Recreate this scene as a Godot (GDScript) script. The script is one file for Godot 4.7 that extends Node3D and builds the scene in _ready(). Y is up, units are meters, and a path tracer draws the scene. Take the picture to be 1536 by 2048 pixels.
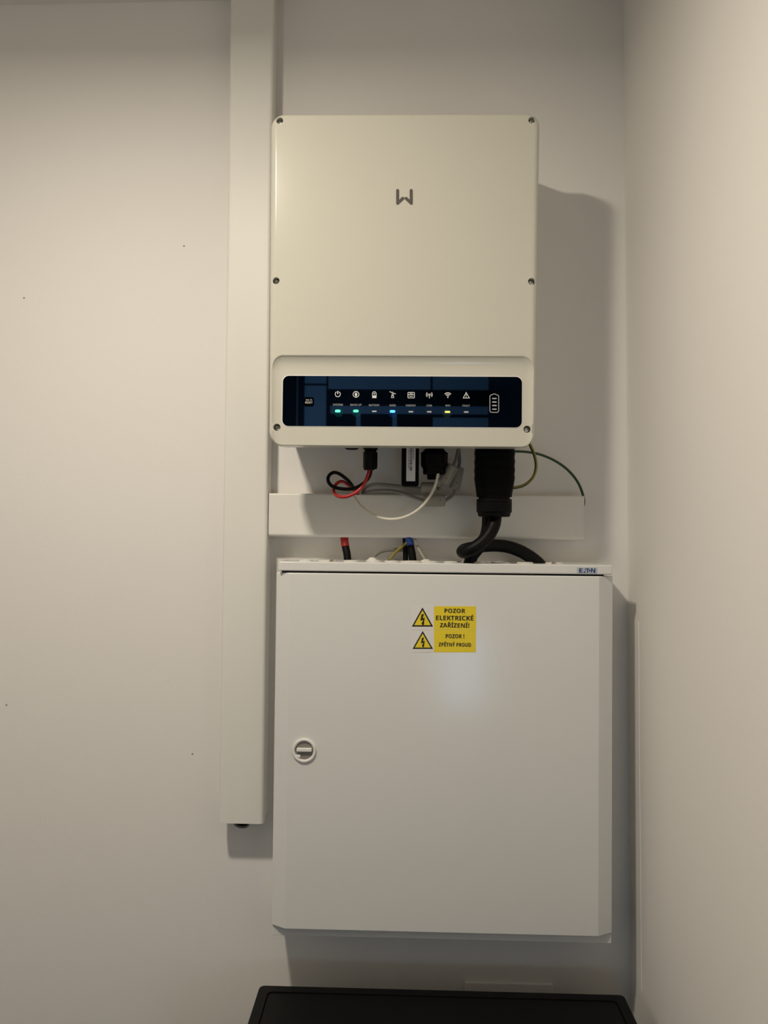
extends Node3D

# ---------------------------------------------------------------- camera model
const EYE := Vector3(0.0, 1.55, 1.37)
const TILT := Vector3(1.5323, 1.5703, 0.58596)
const FOCAL := 1540.0
var M := {}
var rng := RandomNumberGenerator.new()

# point of the plane z = depth that lies behind a place in the photograph
func at(x: float, y: float, depth: float) -> Vector3:
	var b := Basis.from_euler(Vector3(deg_to_rad(TILT.x), deg_to_rad(TILT.y), deg_to_rad(TILT.z)))
	var d: Vector3 = b * Vector3((x - 768.0) / FOCAL, -(y - 1024.0) / FOCAL, -1.0)
	return EYE + d * ((depth - EYE.z) / d.z)

# ---------------------------------------------------------------- mesh helpers
func begin() -> SurfaceTool:
	var st := SurfaceTool.new()
	st.begin(Mesh.PRIMITIVE_TRIANGLES)
	return st

func tri(st: SurfaceTool, a: Vector3, b: Vector3, c: Vector3, na: Vector3, nb: Vector3, nc: Vector3) -> void:
	var g := (b - a).cross(c - a)
	if g.length_squared() < 1e-20:
		return
	if g.dot(na + nb + nc) > 0.0:
		var t := b; b = c; c = t
		var tn := nb; nb = nc; nc = tn
	for v in [[a, na], [b, nb], [c, nc]]:
		st.set_normal(v[1])
		st.set_uv(Vector2(v[0].x, v[0].y))
		st.add_vertex(v[0])

func quad(st: SurfaceTool, a: Vector3, b: Vector3, c: Vector3, d: Vector3, n: Vector3) -> void:
	tri(st, a, b, c, n, n, n)
	tri(st, a, c, d, n, n, n)

# grid of points, smooth normals; side = +1 or -1 picks the outside
func grid(st: SurfaceTool, rows: Array, closed: bool, side: float) -> void:
	var nr := rows.size()
	var nc: int = rows[0].size()
	var norm := []
	for i in nr:
		var line := []
		for j in nc:
			var p: Vector3 = rows[i][j]
			var u: Vector3 = rows[mini(i + 1, nr - 1)][j] - rows[maxi(i - 1, 0)][j]
			var jn := (j + 1) % nc if closed else mini(j + 1, nc - 1)
			var jp := (j + nc - 1) % nc if closed else maxi(j - 1, 0)
			var v: Vector3 = rows[i][jn] - rows[i][jp]
			var n := u.cross(v) * side
			if n.length_squared() < 1e-20:
				var i2 := i + 1 if i == 0 else i - 1
				v = rows[i2][jn] - rows[i2][jp]
				n = u.cross(v) * side
			line.append(n.normalized())
		norm.append(line)
	for i in nr - 1:
		for j in (nc if closed else nc - 1):
			var k := (j + 1) % nc
			tri(st, rows[i][j], rows[i][k], rows[i + 1][k], norm[i][j], norm[i][k], norm[i + 1][k])
			tri(st, rows[i][j], rows[i + 1][k], rows[i + 1][j], norm[i][j], norm[i + 1][k], norm[i + 1][j])

# box with rounded edges of radius r
func rbox(st: SurfaceTool, c: Vector3, size: Vector3, r: float, seg := 2) -> void:
	var h := size / 2.0
	for axis in 3:
		for s in [-1.0, 1.0]:
			var ua := (axis + 1) % 3
			var va := (axis + 2) % 3
			var lines := []
			for w in [ua, va]:
				var l := []
				for k in range(seg, -1, -1):
					l.append(-(h[w] - r) - r * tan(PI / 4 * k / seg))
				for k in range(0, seg + 1):
					l.append((h[w] - r) + r * tan(PI / 4 * k / seg))
				if r <= 0.0:
					l = [-h[w], h[w]]
				lines.append(l)
			var pos := []
			var nor := []
			for u in lines[0]:
				var pr := []
				var nn := []
				for v in lines[1]:
					var p := Vector3.ZERO
					p[axis] = s * h[axis]
					p[ua] = u
					p[va] = v
					var q := Vector3(clampf(p.x, -(h.x - r), h.x - r), clampf(p.y, -(h.y - r), h.y - r), clampf(p.z, -(h.z - r), h.z - r))
					var n := (p - q).normalized()
					if r <= 0.0:
						n = Vector3.ZERO
						n[axis] = s
					pr.append(c + q + n * r)
					nn.append(n)
				pos.append(pr)
				nor.append(nn)
			for i in pos.size() - 1:
				for j in pos[0].size() - 1:
					tri(st, pos[i][j], pos[i + 1][j], pos[i + 1][j + 1], nor[i][j], nor[i + 1][j], nor[i + 1][j + 1])
					tri(st, pos[i][j], pos[i + 1][j + 1], pos[i][j + 1], nor[i][j], nor[i + 1][j + 1], nor[i][j + 1])

func bx(st: SurfaceTool, lo: Vector3, hi: Vector3, r := 0.0, seg := 2) -> void:
	rbox(st, (lo + hi) / 2.0, (hi - lo).abs(), r, seg)

func curve(pts: Array, steps := 8) -> Array:
	var out := []
	for i in pts.size() - 1:
		var p0: Vector3 = pts[maxi(i - 1, 0)]
		var p1: Vector3 = pts[i]
		var p2: Vector3 = pts[i + 1]
		var p3: Vector3 = pts[mini(i + 2, pts.size() - 1)]
		for k in steps:
			out.append(p1.cubic_interpolate(p2, p0, p3, float(k) / steps))
	out.append(pts[-1])
	return out

# tube along a smooth path
func tube(st: SurfaceTool, pts: Array, r: float, sides := 12, steps := 8) -> void:
	var path := curve(pts, steps)
	var rows := []
	var up := Vector3(0.13, 0.2, 1).normalized()
	var first := true
	for i in path.size():
		var t: Vector3 = (path[mini(i + 1, path.size() - 1)] - path[maxi(i - 1, 0)]).normalized()
		if first:
			up = (up - t * up.dot(t)).normalized()
			first = false
		else:
			up = (up - t * up.dot(t)).normalized()
		var w := t.cross(up)
		var ring := []
		for k in sides:
			var a := TAU * k / sides
			ring.append(path[i] + (up * cos(a) + w * sin(a)) * r)
		rows.append(ring)
	grid(st, rows, true, -1.0)
	for e in [0, path.size() - 1]:
		var n: Vector3 = (path[0] - path[1]).normalized() if e == 0 else (path[-1] - path[-2]).normalized()
		for k in sides:
			tri(st, path[e], rows[e][k], rows[e][(k + 1) % sides], n, n, n)

# profile of [radius, height] turned about an axis
func lathe(st: SurfaceTool, base: Vector3, axis: Vector3, prof: Array, sides := 24, hex := false) -> void:
	axis = axis.normalized()
	var u := axis.cross(Vector3(0.3, 0.1, 1.0) if absf(axis.z) < 0.9 else Vector3.RIGHT).normalized()
	var w := axis.cross(u)
	for i in prof.size() - 1:
		var p: Array = prof[i]
		var q: Array = prof[i + 1]
		var sl := Vector2(q[1] - p[1], -(q[0] - p[0])).normalized()
		for k in sides:
			var a := TAU * k / sides
			var b := TAU * (k + 1) / sides
			var da := u * cos(a) + w * sin(a)
			var db := u * cos(b) + w * sin(b)
			var fa := da
			var fb := db
			if hex:
				fa = (da + db).normalized()
				fb = fa
			var na := (fa * sl.x + axis * sl.y)
			var nb := (fb * sl.x + axis * sl.y)
			var p1: Vector3 = base + da * p[0] + axis * p[1]
			var p2: Vector3 = base + db * p[0] + axis * p[1]
			var p3: Vector3 = base + db * q[0] + axis * q[1]
			var p4: Vector3 = base + da * q[0] + axis * q[1]
			tri(st, p1, p2, p3, na, nb, nb)
			tri(st, p1, p3, p4, na, nb, na)

# flat outline (x, y) pushed out from z0 to z1, front edge bevelled
func slab(st: SurfaceTool, outline: PackedVector2Array, z0: float, z1: float, bevel := 0.0) -> void:
	var n := outline.size()
	if Geometry2D.is_polygon_clockwise(outline):
		outline.reverse()
	var inner := PackedVector2Array()
	var nrm := []
	for i in n:
		var a := outline[(i + n - 1) % n]
		var b := outline[i]
		var c := outline[(i + 1) % n]
		var e1 := (b - a).normalized()
		var e2 := (c - b).normalized()
		var m := (Vector2(e1.y, -e1.x) + Vector2(e2.y, -e2.x)).normalized()
		nrm.append(m)
		inner.append(b - m * bevel / maxf(0.4, m.dot(Vector2(e1.y, -e1.x))))
	for i in n:
		var j := (i + 1) % n
		var e := (outline[j] - outline[i]).normalized()
		var fn := Vector3(e.y, -e.x, 0)
		var na := Vector3(nrm[i].x, nrm[i].y, 0)
		var nb := Vector3(nrm[j].x, nrm[j].y, 0)
		if na.dot(fn) < 0.93 or nb.dot(fn) < 0.93:
			na = fn; nb = fn
		var a0 := Vector3(outline[i].x, outline[i].y, z0)
		var b0 := Vector3(outline[j].x, outline[j].y, z0)
		var a1 := Vector3(outline[i].x, outline[i].y, z1 - bevel)
		var b1 := Vector3(outline[j].x, outline[j].y, z1 - bevel)
		tri(st, a0, b0, b1, na, nb, nb)
		tri(st, a0, b1, a1, na, nb, na)
		if bevel > 0.0:
			var a2 := Vector3(inner[i].x, inner[i].y, z1)
			var b2 := Vector3(inner[j].x, inner[j].y, z1)
			var ka := (na + Vector3.BACK).normalized()
			var kb := (nb + Vector3.BACK).normalized()
			tri(st, a1, b1, b2, ka, kb, kb)
			tri(st, a1, b2, a2, ka, kb, ka)
	var idx := Geometry2D.triangulate_polygon(inner)
	for k in range(0, idx.size(), 3):
		var v := []
		for o in 3:
			v.append(Vector3(inner[idx[k + o]].x, inner[idx[k + o]].y, z1))
		tri(st, v[0], v[1], v[2], Vector3.BACK, Vector3.BACK, Vector3.BACK)

func rr(lo: Vector2, hi: Vector2, r: float, seg := 6) -> PackedVector2Array:
	var o := PackedVector2Array()
	var cs := [[Vector2(hi.x - r, hi.y - r), 0.0], [Vector2(lo.x + r, hi.y - r), PI / 2], [Vector2(lo.x + r, lo.y + r), PI], [Vector2(hi.x - r, lo.y + r), PI * 1.5]]
	for c in cs:
		for k in seg + 1:
			var a: float = c[1] + PI / 2 * k / seg
			o.append(c[0] + Vector2(cos(a), sin(a)) * r)
	return o

# photo places on a plane -> outline on that plane
func outl(pts: Array, z: float) -> PackedVector2Array:
	var o := PackedVector2Array()
	for p in pts:
		var w := at(p[0], p[1], z)
		o.append(Vector2(w.x, w.y))
	return o

# line of even width printed on the plane z
func stroke(st: SurfaceTool, pts: Array, width: float, z: float, closed := false) -> void:
	var w := []
	for p in pts:
		w.append(at(p[0], p[1], z))
	var n := w.size()
	var hw := width / 1300.0 / 2.0
	var l := []
	var r := []
	for i in n:
		var a: Vector3 = w[(i + n - 1) % n] if closed else w[maxi(i - 1, 0)]
		var c: Vector3 = w[(i + 1) % n] if closed else w[mini(i + 1, n - 1)]
		var b: Vector3 = w[i]
		var e1 := (b - a).normalized() if a != b else (c - b).normalized()
		var e2 := (c - b).normalized() if c != b else e1
		var n1 := Vector3(-e1.y, e1.x, 0)
		var n2 := Vector3(-e2.y, e2.x, 0)
		var m := (n1 + n2).normalized()
		var k := hw / maxf(0.5, m.dot(n1))
		l.append(b + m * k)
		r.append(b - m * k)
	for i in (n if closed else n - 1):
		var j := (i + 1) % n
		quad(st, l[i], l[j], r[j], r[i], Vector3.BACK)

func disc_pts(cx: float, cy: float, rx: float, ry: float, a0 := 0.0, a1 := TAU, n := 20) -> Array:
	var o := []
	var full := is_equal_approx(absf(a1 - a0), TAU)
	for k in (n if full else n + 1):
		var a := lerpf(a0, a1, float(k) / n)
		o.append([cx + rx * cos(a), cy + ry * sin(a)])
	return o

func fill(st: SurfaceTool, pts: Array, z: float) -> void:
	slab(st, outl(pts, z), z - 0.0002, z)

# ---------------------------------------------------------------- scene helpers
func tag(o: Node3D, label: String, category: String, group := "", kind := "") -> Node3D:
	if label: o.set_meta("label", label)
	if category: o.set_meta("category", category)
	if group: o.set_meta("group", group)
	if kind: o.set_meta("kind", kind)
	return o

func thing(called: String, label: String, category: String, where := Vector3.ZERO, group := "") -> Node3D:
	var o := Node3D.new()
	o.name = called
	add_child(o, true)
	o.position = where
	return tag(o, label, category, group)

# one mesh; shapes are given in room coordinates and shifted to the parent's origin
func build(called: String, st: SurfaceTool, mat: Material, parent: Node3D = self) -> MeshInstance3D:
	var o := MeshInstance3D.new()
	o.name = called
	var off := Vector3.ZERO
	var p: Node = parent
	while p != self:
		off += p.position
		p = p.get_parent()
	var m := ArrayMesh.new()
	if off != Vector3.ZERO:
		var src := st.commit()
		var t := begin()
		t.append_from(src, 0, Transform3D(Basis(), -off))
		m = t.commit()
	else:
		m = st.commit()
	m.surface_set_material(0, mat)
	o.mesh = m
	parent.add_child(o, true)
	return o

func struct(called: String, st: SurfaceTool, mat: Material, parent: Node3D = self) -> MeshInstance3D:
	var o := build(called, st, mat, parent)
	if parent == self:
		o.set_meta("kind", "structure")
	return o

func text(called: String, s: String, mat: Material, parent: Node3D, centre: Vector3, width: float, height: float, bold := true) -> MeshInstance3D:
	var f := SystemFont.new()
	f.font_names = PackedStringArray(["Droid Sans"])
	f.font_weight = 700 if bold else 400
	var t := TextMesh.new()
	t.text = s
	t.font = f
	t.font_size = 64
	t.pixel_size = 0.001
	t.depth = 0.01
	t.curve_step = 2.0
	t.material = mat
	var src := t.get_mesh_arrays()
	var v: PackedVector3Array = src[Mesh.ARRAY_VERTEX]
	var lo := v[0]
	var hi := v[0]
	for p in v:
		lo = lo.min(p)
		hi = hi.max(p)
	var k := Vector3(width / (hi.x - lo.x), height / (hi.y - lo.y), 0.0002 / (hi.z - lo.z))
	var off := Vector3.ZERO
	var pn: Node = parent
	while pn != self:
		off += pn.position
		pn = pn.get_parent()
	for i in v.size():
		v[i] = (v[i] - (lo + hi) / 2.0) * k + centre - off
	src[Mesh.ARRAY_VERTEX] = v
	src[Mesh.ARRAY_TANGENT] = null
	var m := ArrayMesh.new()
	m.add_surface_from_arrays(Mesh.PRIMITIVE_TRIANGLES, src)
	m.surface_set_material(0, mat)
	var o := MeshInstance3D.new()
	o.name = called
	o.mesh = m
	parent.add_child(o, true)
	return o

func paint(r: float, g: float, b: float, rough := 0.5, metal := 0.0) -> StandardMaterial3D:
	var m := StandardMaterial3D.new()
	m.albedo_color = Color(r, g, b)
	m.roughness = rough
	m.metallic = metal
	return m

func dark(r: float, g: float, b: float, rough: float) -> StandardMaterial3D:
	var m := paint(r, g, b, rough)
	m.metallic_specular = 0.3
	return m

func relief(m: StandardMaterial3D, freq: float, octaves: int, depth_cm: float, scale: float, sd: int) -> void:
	var n := FastNoiseLite.new()
	n.seed = sd
	n.frequency = freq
	n.fractal_octaves = octaves
	var t := NoiseTexture2D.new()
	t.width = 512
	t.height = 512
	t.seamless = true
	t.noise = n
	m.heightmap_enabled = true
	m.heightmap_texture = t
	m.heightmap_scale = depth_cm
	m.uv1_triplanar = true
	m.uv1_world_triplanar = true
	m.uv1_scale = Vector3.ONE * scale

func glow(c: Color, e: float) -> StandardMaterial3D:
	var m := paint(c.r * 0.5, c.g * 0.5, c.b * 0.5, 0.4)
	m.emission_enabled = true
	m.emission = c
	m.emission_energy_multiplier = e
	return m

# ---------------------------------------------------------------- the scene
func _ready() -> void:
	rng.seed = 7
	var cam := Camera3D.new()
	cam.name = "camera"
	cam.position = EYE
	cam.rotation_degrees = TILT
	cam.fov = rad_to_deg(2.0 * atan(1024.0 / FOCAL))
	cam.near = 0.02
	cam.current = true
	add_child(cam)

	var env := Environment.new()
	env.background_mode = Environment.BG_SKY
	var sky := Sky.new()
	var sm := ProceduralSkyMaterial.new()
	sm.sky_top_color = Color(0.16, 0.22, 0.36)
	sm.sky_horizon_color = Color(0.30, 0.36, 0.46)
	sm.ground_bottom_color = Color(0.08, 0.08, 0.08)
	sm.ground_horizon_color = Color(0.2, 0.22, 0.25)
	sm.sky_energy_multiplier = 0.5
	sky.sky_material = sm
	env.sky = sky
	env.tonemap_mode = Environment.TONE_MAPPER_LINEAR
	env.tonemap_exposure = 1.0
	env.sdfgi_enabled = true
	env.ssao_enabled = true
	env.ssil_enabled = true
	var we := WorldEnvironment.new()
	we.name = "world_environment"
	we.environment = env
	add_child(we)

	# ceiling lamp, up and to the left of the camera
	var lamp := AreaLight3D.new()
	lamp.name = "ceiling_lamp_light"
	lamp.area_size = Vector2(0.085, 0.085)
	lamp.position = Vector3(-0.44, 2.43, 0.88)
	lamp.rotation_degrees = Vector3(-90, 0, 0)
	lamp.light_color = Color(0.985, 0.937, 0.868)
	lamp.light_energy = 1.43
	lamp.area_range = 8.0
	lamp.shadow_enabled = true
	add_child(lamp)
	# what the opal bowl lets out sideways
	var bowl := OmniLight3D.new()
	bowl.name = "ceiling_lamp_bowl_light"
	bowl.position = Vector3(-0.44, 2.443, 0.88)
	bowl.light_color = lamp.light_color
	bowl.light_energy = 0.04
	bowl.light_size = 0.03
	bowl.omni_range = 8.0
	bowl.omni_attenuation = 2.0
	bowl.shadow_enabled = true
	add_child(bowl)
	# cool evening daylight through the little window behind the camera
	var day := AreaLight3D.new()
	day.name = "window_light"
	day.area_size = Vector2(0.26, 0.36)
	day.position = Vector3(0.29, 0.93, 2.385)
	day.light_color = Color(0.70, 0.85, 1.0)
	day.light_energy = 0.17
	day.area_range = 8.0
	day.shadow_enabled = true
	add_child(day)

	# and through a frosted window in the left wall
	var side := AreaLight3D.new()
	side.name = "window_light"
	side.area_size = Vector2(0.5, 0.7)
	side.position = Vector3(-1.485, 1.2, 1.55)
	side.rotation_degrees = Vector3(0, -90, 0)
	side.light_color = Color(0.97, 0.97, 1.0)
	side.light_energy = 0.045
	side.area_range = 8.0
	side.shadow_enabled = true
	add_child(side, true)

	materials()
	room()
	trunkings()
	cabinet()
	inverter()
	plugs_and_cables()
	floor_cabinet()

func materials() -> void:
	M.wall = paint(0.925, 0.915, 0.895, 0.75)
	relief(M.wall, 0.06, 4, 0.010, 3.0, 3)
	M.ceiling = paint(0.90, 0.89, 0.87, 0.8)
	M.floor = paint(0.46, 0.46, 0.46, 0.5)
	M.trunk = paint(0.905, 0.90, 0.87, 0.42)
	M.trunk.metallic_specular = 0.32
	M.trunk2 = paint(0.90, 0.885, 0.85, 0.35)
	M.inverter = paint(0.815, 0.808, 0.755, 0.16)
	M.inverter.metallic_specular = 0.42
	M.inv_body = paint(0.80, 0.79, 0.76, 0.45)
	M.steel_paint = paint(0.885, 0.885, 0.872, 0.14)
	M.steel_paint.metallic_specular = 0.36
	M.white_plastic = paint(0.93, 0.92, 0.90, 0.35)
	M.dark_gap = paint(0.03, 0.03, 0.03, 0.7)
	M.black = dark(0.006, 0.006, 0.006, 0.5)
	M.black.metallic_specular = 0.2
	M.black_soft = dark(0.014, 0.014, 0.014, 0.5)
	M.black_soft.metallic_specular = 0.25
	M.black_cable = dark(0.015, 0.015, 0.015, 0.5)
	M.red = paint(0.66, 0.10, 0.085, 0.4)
	M.blue = paint(0.07, 0.23, 0.52, 0.5)
	M.navy = dark(0.015, 0.016, 0.11, 0.5)
	M.grey_cable = paint(0.52, 0.51, 0.48, 0.5)
	M.white_cable = paint(0.86, 0.84, 0.78, 0.4)
	M.ferrite = paint(0.60, 0.585, 0.54, 0.5)
	M.green = paint(0.09, 0.24, 0.10, 0.45)
	M.yellow_wire = paint(0.52, 0.47, 0.17, 0.45)
	M.chrome = paint(0.85, 0.84, 0.82, 0.22, 1.0)
	M.logo = paint(0.33, 0.30, 0.28, 0.5)
	# smoked acrylic window with a blue mirror tint
	M.display = paint(0.19, 0.315, 0.47, 0.02, 1.0)
	M.print = paint(0.92, 0.92, 0.92, 0.5)
	M.print_dim = paint(0.72, 0.72, 0.72, 0.5)
	M.button = dark(0.004, 0.004, 0.005, 0.9)
	M.button.metallic_specular = 0.1
	M.sticker_white = paint(0.90, 0.89, 0.87, 0.4)
	M.sticker_yellow = paint(0.93, 0.83, 0.10, 0.38)
	M.sticker_ink = paint(0.06, 0.05, 0.05, 0.45)
	M.badge = paint(0.72, 0.75, 0.78, 0.3)
	M.badge_blue = paint(0.02, 0.16, 0.46, 0.4)
	M.rack = dark(0.05, 0.049, 0.046, 0.5)
	relief(M.rack, 0.3, 2, 0.006, 10.0, 12)
	M.cupboard = paint(0.85, 0.86, 0.88, 0.4)
	M.dark_wood = paint(0.05, 0.045, 0.04, 0.5)
	M.barcode = barcode_material()

func barcode_material() -> StandardMaterial3D:
	var im := Image.create(64, 256, false, Image.FORMAT_RGB8)
	im.fill(Color(0.86, 0.86, 0.87))
	var y := 24
	while y < 200:
		var h := rng.randi_range(1, 4)
		im.fill_rect(Rect2i(24, y, 17, h), Color(0.12, 0.12, 0.13))
		y += h + rng.randi_range(1, 4)
	y = 30
	while y < 190:
		var h2 := rng.randi_range(2, 5)
		im.fill_rect(Rect2i(14, y, 5, h2), Color(0.4, 0.4, 0.42))
		y += h2 + rng.randi_range(1, 2)
	y = 80
	while y < 140:
		var h3 := rng.randi_range(2, 5)
		im.fill_rect(Rect2i(46, y, 5, h3), Color(0.25, 0.25, 0.27))
		y += h3 + 1
	var m := paint(1, 1, 1, 0.35)
	m.albedo_texture = ImageTexture.create_from_image(im)
	return m

func room() -> void:
	var xl := -1.5
	var zf := 2.4
	var top := 2.514
	var st := begin()
	bx(st, Vector3(xl - 0.1, -0.1, -0.12), Vector3(0.55, top + 0.12, 0.0))
	var back := struct("wall_back", st, M.wall)
	# right wall, leaning out very slightly towards the floor
	st = begin()
	var xa := 0.4065
	var xb := 0.383
	var cs := []
	for z in [-0.02, zf + 0.1]:
		cs.append([Vector3(xa, 0, z), Vector3(xb, top, z), Vector3(0.52, top, z), Vector3(0.52, 0, z)])
	for k in 4:
		var j := (k + 1) % 4
		var mid: Vector3 = (cs[0][k] + cs[0][j]) / 2 - Vector3(0.46, top / 2, cs[0][k].z)
		var e: Vector3 = cs[0][j] - cs[0][k]
		var n := Vector3(e.y, -e.x, 0).normalized()
		if n.dot(mid) < 0: n = -n
		quad(st, cs[0][k], cs[0][j], cs[1][j], cs[1][k], n)
	quad(st, cs[0][0], cs[0][1], cs[0][2], cs[0][3], Vector3.FORWARD)
	quad(st, cs[1][0], cs[1][1], cs[1][2], cs[1][3], Vector3.BACK)
	var wr := struct("wall_right", st, M.wall)
	# raised seam of filler down the right wall near the corner
	st = begin()
	var seam := []
	for y in [1235, 1300, 1450, 1600, 1750, 1900, 1955]:
		var u: float = (1.55 - (y - 1066.0) / 1540.0 * 1.31)
		var xw := lerpf(xa, xb, u / top)
		seam.append(Vector3(xw + 0.0012, u, 0.062 + 0.0006 * sin(y * 0.03)))
	tube(st, seam, 0.0022, 8, 6)
	build("filler_seam", st, M.wall, wr)
	st = begin()
	bx(st, Vector3(xl - 0.1, -0.1, -0.1), Vector3(xl, top + 0.1, 1.28))
	bx(st, Vector3(xl - 0.1, -0.1, 1.82), Vector3(xl, top + 0.1, zf + 0.1))
	bx(st, Vector3(xl - 0.1, -0.1, 1.28), Vector3(xl, 0.83, 1.82))
	bx(st, Vector3(xl - 0.1, 1.57, 1.28), Vector3(xl, top + 0.1, 1.82))
	struct("wall_left", st, M.wall)
	st = begin()
	for q in [[0.83, 0.855, 1.28, 1.82], [1.545, 1.57, 1.28, 1.82], [0.83, 1.57, 1.28, 1.305], [0.83, 1.57, 1.795, 1.82]]:
		bx(st, Vector3(xl - 0.04, q[0], q[2]), Vector3(xl + 0.008, q[1], q[3]), 0.003)
	var wside := struct("window_2", st, M.white_plastic)
	st = begin()
	bx(st, Vector3(xl - 0.03, 0.83, 1.28), Vector3(xl - 0.02, 1.57, 1.82))
	build("frosted_pane", st, glow(Color(0.97, 0.97, 1.0), 0.12), wside)
	# wall behind the camera with a small window low down
	st = begin()
	var wl := Vector2(0.15, 0.74)
	var wh := Vector2(0.39, 1.12)
	bx(st, Vector3(xl - 0.1, -0.1, zf), Vector3(wl.x, top + 0.1, zf + 0.12))
	bx(st, Vector3(wl.x, -0.1, zf), Vector3(0.52, wl.y, zf + 0.12))
	bx(st, Vector3(wl.x, wh.y, zf), Vector3(0.52, top + 0.1, zf + 0.12))
	bx(st, Vector3(wh.x, wl.y, zf), Vector3(0.52, wh.y, zf + 0.12))
	struct("wall_front", st, M.wall)
	st = begin()
	for s in 2:
		bx(st, Vector3(wl.x - 0.01, (wl.y if s == 0 else wh.y - 0.02), zf - 0.008), Vector3(wh.x, (wl.y + 0.02 if s == 0 else wh.y), zf + 0.03), 0.003)
	bx(st, Vector3(wl.x - 0.01, wl.y, zf - 0.008), Vector3(wl.x + 0.012, wh.y, zf + 0.03), 0.003)
	bx(st, Vector3(wh.x - 0.02, wl.y, zf - 0.008), Vector3(wh.x, wh.y, zf + 0.03), 0.003)
	var wf := struct("window_1", st, M.white_plastic)
	st = begin()
	bx(st, Vector3(wl.x, wl.y, zf + 0.012), Vector3(wh.x, wh.y, zf + 0.018))
	build("frosted_pane", st, glow(Color(0.72, 0.86, 1.0), 1.3), wf)
	st = begin()
	bx(st, Vector3(xl - 0.1, top, -0.1), Vector3(0.55, top + 0.1, zf + 0.1))
	var ceil_o := struct("ceiling", st, M.ceiling)
	# the ceiling is not quite level
	var pivot := Vector3(-0.5674, 2.514, 0)
	ceil_o.rotation.z = 0.0115
	ceil_o.position = pivot - Basis(Vector3.BACK, 0.0115) * pivot
	st = begin()
	bx(st, Vector3(xl - 0.1, -0.1, -0.1), Vector3(0.55, 0.0, zf + 0.1))
	struct("floor", st, M.floor)

	# ceiling lamp: round metal body with an opal disc
	var l := thing("ceiling_lamp", "round opal ceiling lamp lighting the wall from above left", "lamp", Vector3(-0.44, top, 0.88))
	st = begin()
	lathe(st, Vector3(-0.44, top, 0.88), Vector3.DOWN, [[0.062, 0.0], [0.062, 0.053], [0.06, 0.057], [0.052, 0.057], [0.0, 0.056]], 40)
	build("lamp_body", st, M.white_plastic, l)
	st = begin()
	lathe(st, Vector3(-0.44, top, 0.88), Vector3.DOWN, [[0.052, 0.057], [0.051, 0.065], [0.046, 0.073], [0.036, 0.078], [0.02, 0.0805], [0.0, 0.081]], 40)
	build("diffuser", st, glow(Color(1.0, 0.937, 0.872), 2.5), l)

	# what the dark display mirrors: fitted cupboards on the wall behind the camera
	var fit := thing("fitted_cupboard", "pale fitted cupboard wall mirrored faintly in the dark display", "cupboard", Vector3(0, 0, zf))
	st = begin()
	bx(st, Vector3(-0.48, 1.2, zf - 0.02), Vector3(0.375, top, zf - 0.001))
	build("carcass", st, M.dark_wood, fit)
	for d in [[-0.345, 2.18, 0.108, 2.505], [0.116, 2.18, 0.370, 2.505], [-0.449, 2.205, -0.352, 2.505], [-0.449, 1.25, -0.352, 2.197], [0.118, 1.5, 0.370, 2.058]]:
		st = begin()
		bx(st, Vector3(d[0], d[1], zf - 0.038), Vector3(d[2], d[3], zf - 0.02), 0.002)
		build("door", st, M.cupboard, fit)
	st = begin()
	bx(st, Vector3(-0.335, 2.072, zf - 0.034), Vector3(0.370, 2.108, zf - 0.02), 0.002)
	build("rail", st, M.cupboard, fit)
	for x in [-0.22, -0.06]:
		st = begin()
		bx(st, Vector3(x, 1.5, zf - 0.03), Vector3(x + 0.02, 2.072, zf - 0.02), 0.001)
		build("post", st, M.cupboard, fit)
	st = begin()
	bx(st, Vector3(xl + 0.3, 0, zf - 0.03), Vector3(-0.49, 2.3, zf - 0.002), 0.003)
	struct("door_1", st, M.dark_wood)
	st = begin()
	bx(st, Vector3(0.36, 0, 1.5), Vector3(0.3815, 2.36, 2.36), 0.003)
	struct("door_2", st, M.dark_wood)

	# low raised plate on the back wall behind the black cabinet
	st = begin()
	bx(st, Vector3(0.1115, 0.70, 0.0), Vector3(0.2645, 0.770, 0.006), 0.002)
	build("wall_patch", st, M.wall, back)
	# small specks and dents on the walls
	for s in [[48, 596], [385, 1508], [13, 1410], [368, 492]]:
		var c := at(s[0], s[1], 0.0)
		st = begin()
		lathe(st, c, Vector3.BACK, [[0.0018, 0.0], [0.0012, 0.0006], [0.0, 0.0008]], 8)
		build("speck", st, M.ferrite, back)

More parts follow.
